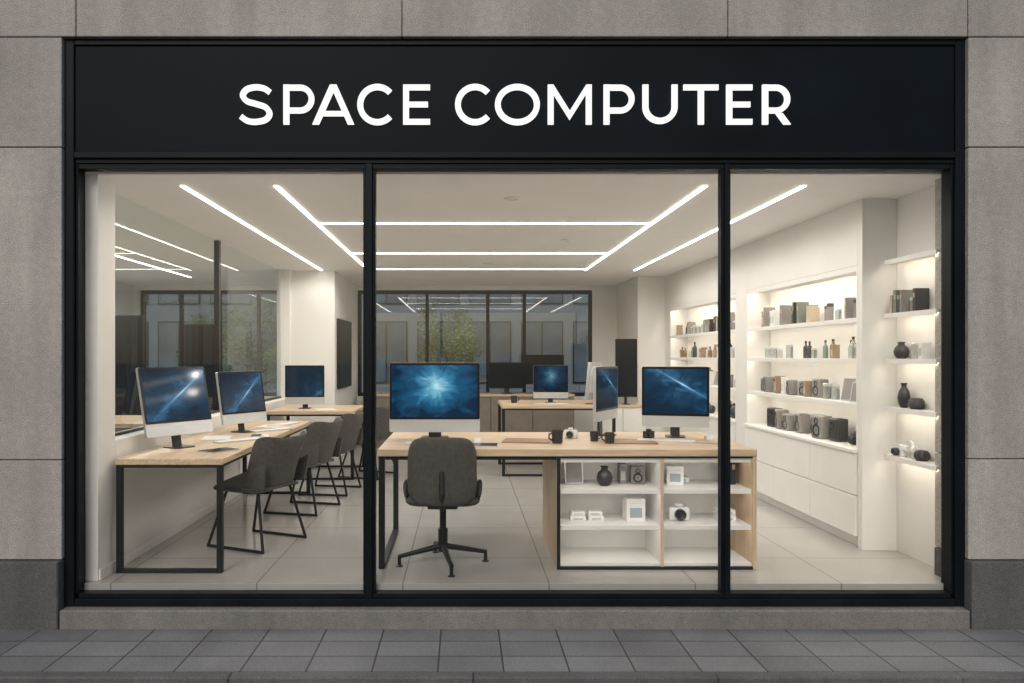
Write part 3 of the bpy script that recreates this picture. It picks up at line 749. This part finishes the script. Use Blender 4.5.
# ------------------------------------------------------------ chairs
def office_chair(loc, rz):
    e = thing('office_chair','charcoal fabric office chair on a black star base','chair',loc,(0,0,R(rz)))
    G().pad(.45,.455,.075,FABRIC,n=4.4,bend=.05,bendz=-.01,taper=-.02,mx=T((0,-.24,.655))@RX(6)).make('backrest', e)
    G().pad(.50,.47,.085,FABRIC,n=4.0,bend=-.01,mx=T((0,.02,.455))@RX(90)).make('seat', e)
    for s_ in (-1,1):
        G().pad(.26,.11,.035,FABRIC,n=3.2,mx=T((s_*.243,-.0,.505))@RZ(90)@RX(s_*8)).make('armrest', e)
    g=G(); g.tube([(0,.02,.40),(0,-.2,.41),(0,-.275,.52),(0,-.27,.66)],.018,DARKPL); g.box(-.1,.1,-.1,.12,.385,.41,DARKPL,.006); g.rod((0,0,.13),(0,0,.39),.022,BLACK,20); g.rod((0,0,.085),(0,0,.24),.032,BLACK,20); g.make('column', e)
    g=G()
    for i in range(4):
        a=R(90*i+12); c,s_=math.cos(a),math.sin(a)
        g.rod((c*.02,s_*.02,.12),(c*.30,s_*.30,.065),.021,BLACK,12,r2=.014)
    g.make('star_base', e)
    for i in range(4):
        a=R(90*i+12); c,s_=math.cos(a),math.sin(a); g=G()
        g.rod((c*.295,s_*.295,.010),(c*.295,s_*.295,.072),.012,BLACK); g.lathe([(0,0),(.024,0),(.024,.006),(.012,.012)],DARKPL,20,mx=T((c*.295,s_*.295,.0))); g.make('foot', e)
    return e
office_chair((-.135,4.99,0),0)
def shell_chair(loc, rz, label):
    e = thing('side_chair',label,'chair',loc,(0,0,R(rz)),'upholstered chairs along the oak tables')
    G().pad(.50,.49,.045,FABRIC2,n=6,bend=-.02,mx=T((0,.02,.445))@RX(90)).make('seat', e)
    G().pad(.52,.40,.028,FABRIC2,n=7,bend=.15,bendz=-.01,taper=.03,pw=2.8,mx=T((0,-.27,.62))@RX(18)).make('backrest', e)
    for s_ in (-1,1):
        G().prism([(-.22,.0),(.20,.0),(.16,.03),(-.12,.14),(-.25,.19)],-.010,.010,FABRIC2,mx=T((s_*.24,-.02,.455))@RZ(90)@RX(s_*6)).make('armrest', e)
    for s_ in (-1,1):
        g=G(); g.tube([(s_*.18,.14,.43),(s_*.25,.26,.012),(s_*.25,-.24,.012),(s_*.18,-.14,.43)],.011,BLACK,closed=True); g.make('leg_frame', e)
    g=G(); g.tube([(-.18,.14,.425),(.18,.14,.425)],.01,BLACK); g.tube([(-.18,-.14,.425),(.18,-.14,.425)],.01,BLACK); g.make('seat_support', e)
    return e
lb='dark grey upholstered chair with black sled legs beside the oak table'
ch = shell_chair((-1.53,5.55,0),66,lb)
dup(ch,(-1.45,6.75,0),R(76)); dup(ch,(-1.36,7.65,0),R(82)); dup(ch,(-1.10,8.65,0),R(70))

# ------------------------------------------------------------ desk-top things
def keyboard(loc, rz):
    e = thing('keyboard','slim silver keyboard lying on the table','keyboard',loc,(0,0,R(rz)),'keyboards on the tables')
    G().rbox(-.2,.2,-.055,.055,0,.008,.01,SILVER,'z').make('keyboard_base', e)
    g=G()
    for i in range(14):
        for j in range(4): g.box(-.192+i*.0276,-.192+i*.0276+.024,-.048+j*.025,-.048+j*.025+.021,.0082,.0115,CW,.0015)
    g.make('keys', e); return e
kb = keyboard((-1.74,5.75,.741),50)
dup(kb,(-1.70,6.55,.741),R(50)); dup(kb,(-.2,5.12,DZ+.001),0); dup(kb,(-1.72,7.1,.741),R(70)); dup(kb,(1.45,5.28,DZ+.001),R(-16)); dup(kb,(1.05,8.75,.831),0)
def tablet_flat(loc, rz, m, label, w=.17,h=.24, nm='tablet_computer', cat='tablet'):
    g=G(); g.rbox(-w/2,w/2,-h/2,h/2,0,.006,.012,m,'z'); g.rbox(-w/2+.006,w/2-.006,-h/2+.006,h/2-.006,.0062,.0072,.008,SCRBLK if m is SILVER else m,'z')
    g.make(nm,loc=loc,rot=(0,0,R(rz)),label=label,cat=cat)
tablet_flat((-1.70,5.15,.741),-35,SILVER,'dark tablet computer lying flat on the oak table')
tablet_flat((-1.70,6.10,.741),10,SILVER,'small dark tablet lying on the oak table',.1,.17)
tablet_flat((.12,5.05,DZ+.001),85,SILVER,'dark tablet computer lying on the counter desk')
tablet_flat((.46,5.3,DZ+.001),80,CLE,'brown leather mat lying on the counter desk',.26,.34,'leather_mat','desk mat')
tablet_flat((1.18,5.25,DZ+.001),86,CLE,'brown leather mat lying beside the black cups',.28,.36,'leather_mat','desk mat')
tablet_flat((1.72,5.2,DZ+.001),60,CT,'tan notebook lying on the counter desk',.15,.21,'notebook','notebook')
cg='cups on the desk'
on('cup',.66,5.18,DZ,200,1.05,cg); on('cup',.94,5.3,DZ,0,.8,cg); on('cup',1.02,5.15,DZ,150,.9,cg)
on('camera',1.38,5.5,DZ,20,.7,'small devices on the desk'); on('camera_white',.80,5.5,DZ,-20,.8,'small devices on the desk')
on('mouse',.10,5.22,DZ,0,1,'computer mice on the tables'); on('mouse',1.80,5.42,DZ,0,1,'computer mice on the tables'); on('mouse',-1.6,5.98,.74,30,1,'computer mice on the tables')
on('cup',.62,9.0,.83,0,1,cg)
def papers(loc, rz):
    g=G()
    for i,a in enumerate((0,4,-3)): g.box(-.105,.105,-.148,.148,i*.0008,i*.0008+.0006,CW,mx=RZ(a))
    g.make('paper_stack',loc=loc,rot=(0,0,R(rz)),label='small stack of white paper sheets on the table',cat='paper',group='paper stacks')
papers((-1.98,5.95,.741),12); papers((-1.8,6.95,.741),-8); papers((-1.6,8.6,.781),20)

# ------------------------------------------------------------ outside, behind the shop
OB = thing('office_building','grey office building with rows of dark windows','building',(0,30,-.35))
CONC = mat('concrete',(.17,.20,.22),.8,var=.12,scale=.7,grain=.1)
G().box(-30,30,0,10,0,11,CONC).make('building_wall', OB)
WING = mat('dark_window_glass',(.085,.12,.145),.1,var=.4,scale=.8)
g=G(); g.box(-.85,.85,-.06,-.01,-1.25,1.25,BLACK); g.box(-.8,-.03,-.075,-.061,-1.2,1.2,WING); g.box(.03,.8,-.075,-.061,-1.2,1.2,WING)
w0=g.make('window',OB,loc=(-22,0,1.9))
for r_ in range(3):
    for c_ in range(22):
        if r_==0 and c_==0: continue
        o=w0.copy(); COL.objects.link(o); o.parent=OB; o.location=(-22+c_*2.1,0,1.9+r_*3.2)
BARK = mat('bark',(.09,.07,.05),.9,var=.3,scale=20,bump=.6)
LEAF = mat('leaves',(.08,.14,.045),.6,var=.5,scale=1.2); LEAF2 = mat('leaves_light',(.16,.25,.09),.6,var=.4,scale=1.2)
def tree(loc, seed, hgt, sp=1.0):
    rnd = random.Random(seed)
    e = thing('tree','leafy green street tree behind the rear window','tree',loc,group='trees behind the shop')
    g=G(); g.rod((0,0,0),(.05,0,hgt*.5),.14,BARK,10,r2=.08)
    tips=[]
    for i in range(10):
        a=rnd.uniform(0,6.28); z=hgt*rnd.uniform(.2,.5); q=(math.cos(a)*rnd.uniform(.6,1.4)*sp,math.sin(a)*rnd.uniform(.6,1.4)*sp,z+rnd.uniform(.3,1.2)); g.rod((.03,0,z),q,.045,BARK,7,r2=.015); tips.append(q)
    g.make('trunk', e)
    g=G(); t1=bmesh.new(); t2=bmesh.new()
    for c in tips+[(rnd.uniform(-1.1,1.1)*sp,rnd.uniform(-1.1,1.1)*sp,rnd.uniform(hgt*.25,hgt)) for _ in range(14)]:
        rr=rnd.uniform(.3,.5); tt=t1 if rnd.random()<.5 else t2
        for _ in range(170):
            v=Vector((rnd.gauss(0,1),rnd.gauss(0,1),rnd.gauss(0,1))).normalized()*rr*rnd.uniform(.4,1.15)+Vector(c)
            a=Vector((rnd.uniform(-1,1),rnd.uniform(-1,1),rnd.uniform(-1,1))).normalized(); b=a.orthogonal().normalized(); s_=rnd.uniform(.03,.06)
            tt.faces.new([tt.verts.new(v+p) for p in (a*s_,b*s_*.6,-a*s_,-b*s_*.6)])
    g._add(t1,LEAF); g._add(t2,LEAF2); g.make('crown', e)
tree((-.55,24,-.35),3,3.2,.65); tree((-6.7,24,-.35),5,3.4,.8); tree((-8.6,25,-.35),12,3.2,.7)

# ------------------------------------------------------------ world, sun, camera
w = bpy.data.worlds.new('World'); scene.world = w; w.use_nodes = True
nt = w.node_tree; bg = nt.nodes['Background']
sky = nt.nodes.new('ShaderNodeTexSky'); sky.sky_type='NISHITA'; sky.sun_disc=False
sky.sun_elevation=R(38); sky.sun_rotation=R(195); sky.air_density=1.0; sky.dust_density=2.5
nt.links.new(sky.outputs[0], bg.inputs[0]); bg.inputs[1].default_value=.10
sd = bpy.data.lights.new('sun','SUN'); sd.energy=1.15; sd.angle=R(25); sd.color=(1,.96,.90)
so = bpy.data.objects.new('sun', sd); COL.objects.link(so); so.location=(-3,-8,10)
el, az = R(38), R(195)
d = Vector((math.sin(az)*math.cos(el), math.cos(az)*math.cos(el), math.sin(el)))
so.rotation_euler = d.to_track_quat('Z','Y').to_euler()
cd = bpy.data.cameras.new('camera'); cd.sensor_width=36; cd.lens=740/1024*36; cd.shift_x=49/1024; cd.shift_y=14.5/1024; cd.clip_end=500; cd.clip_start=.05
co = bpy.data.objects.new('camera', cd); COL.objects.link(co); co.location=(0,0,1.4); co.rotation_euler=(R(90),0,0)
scene.camera = co
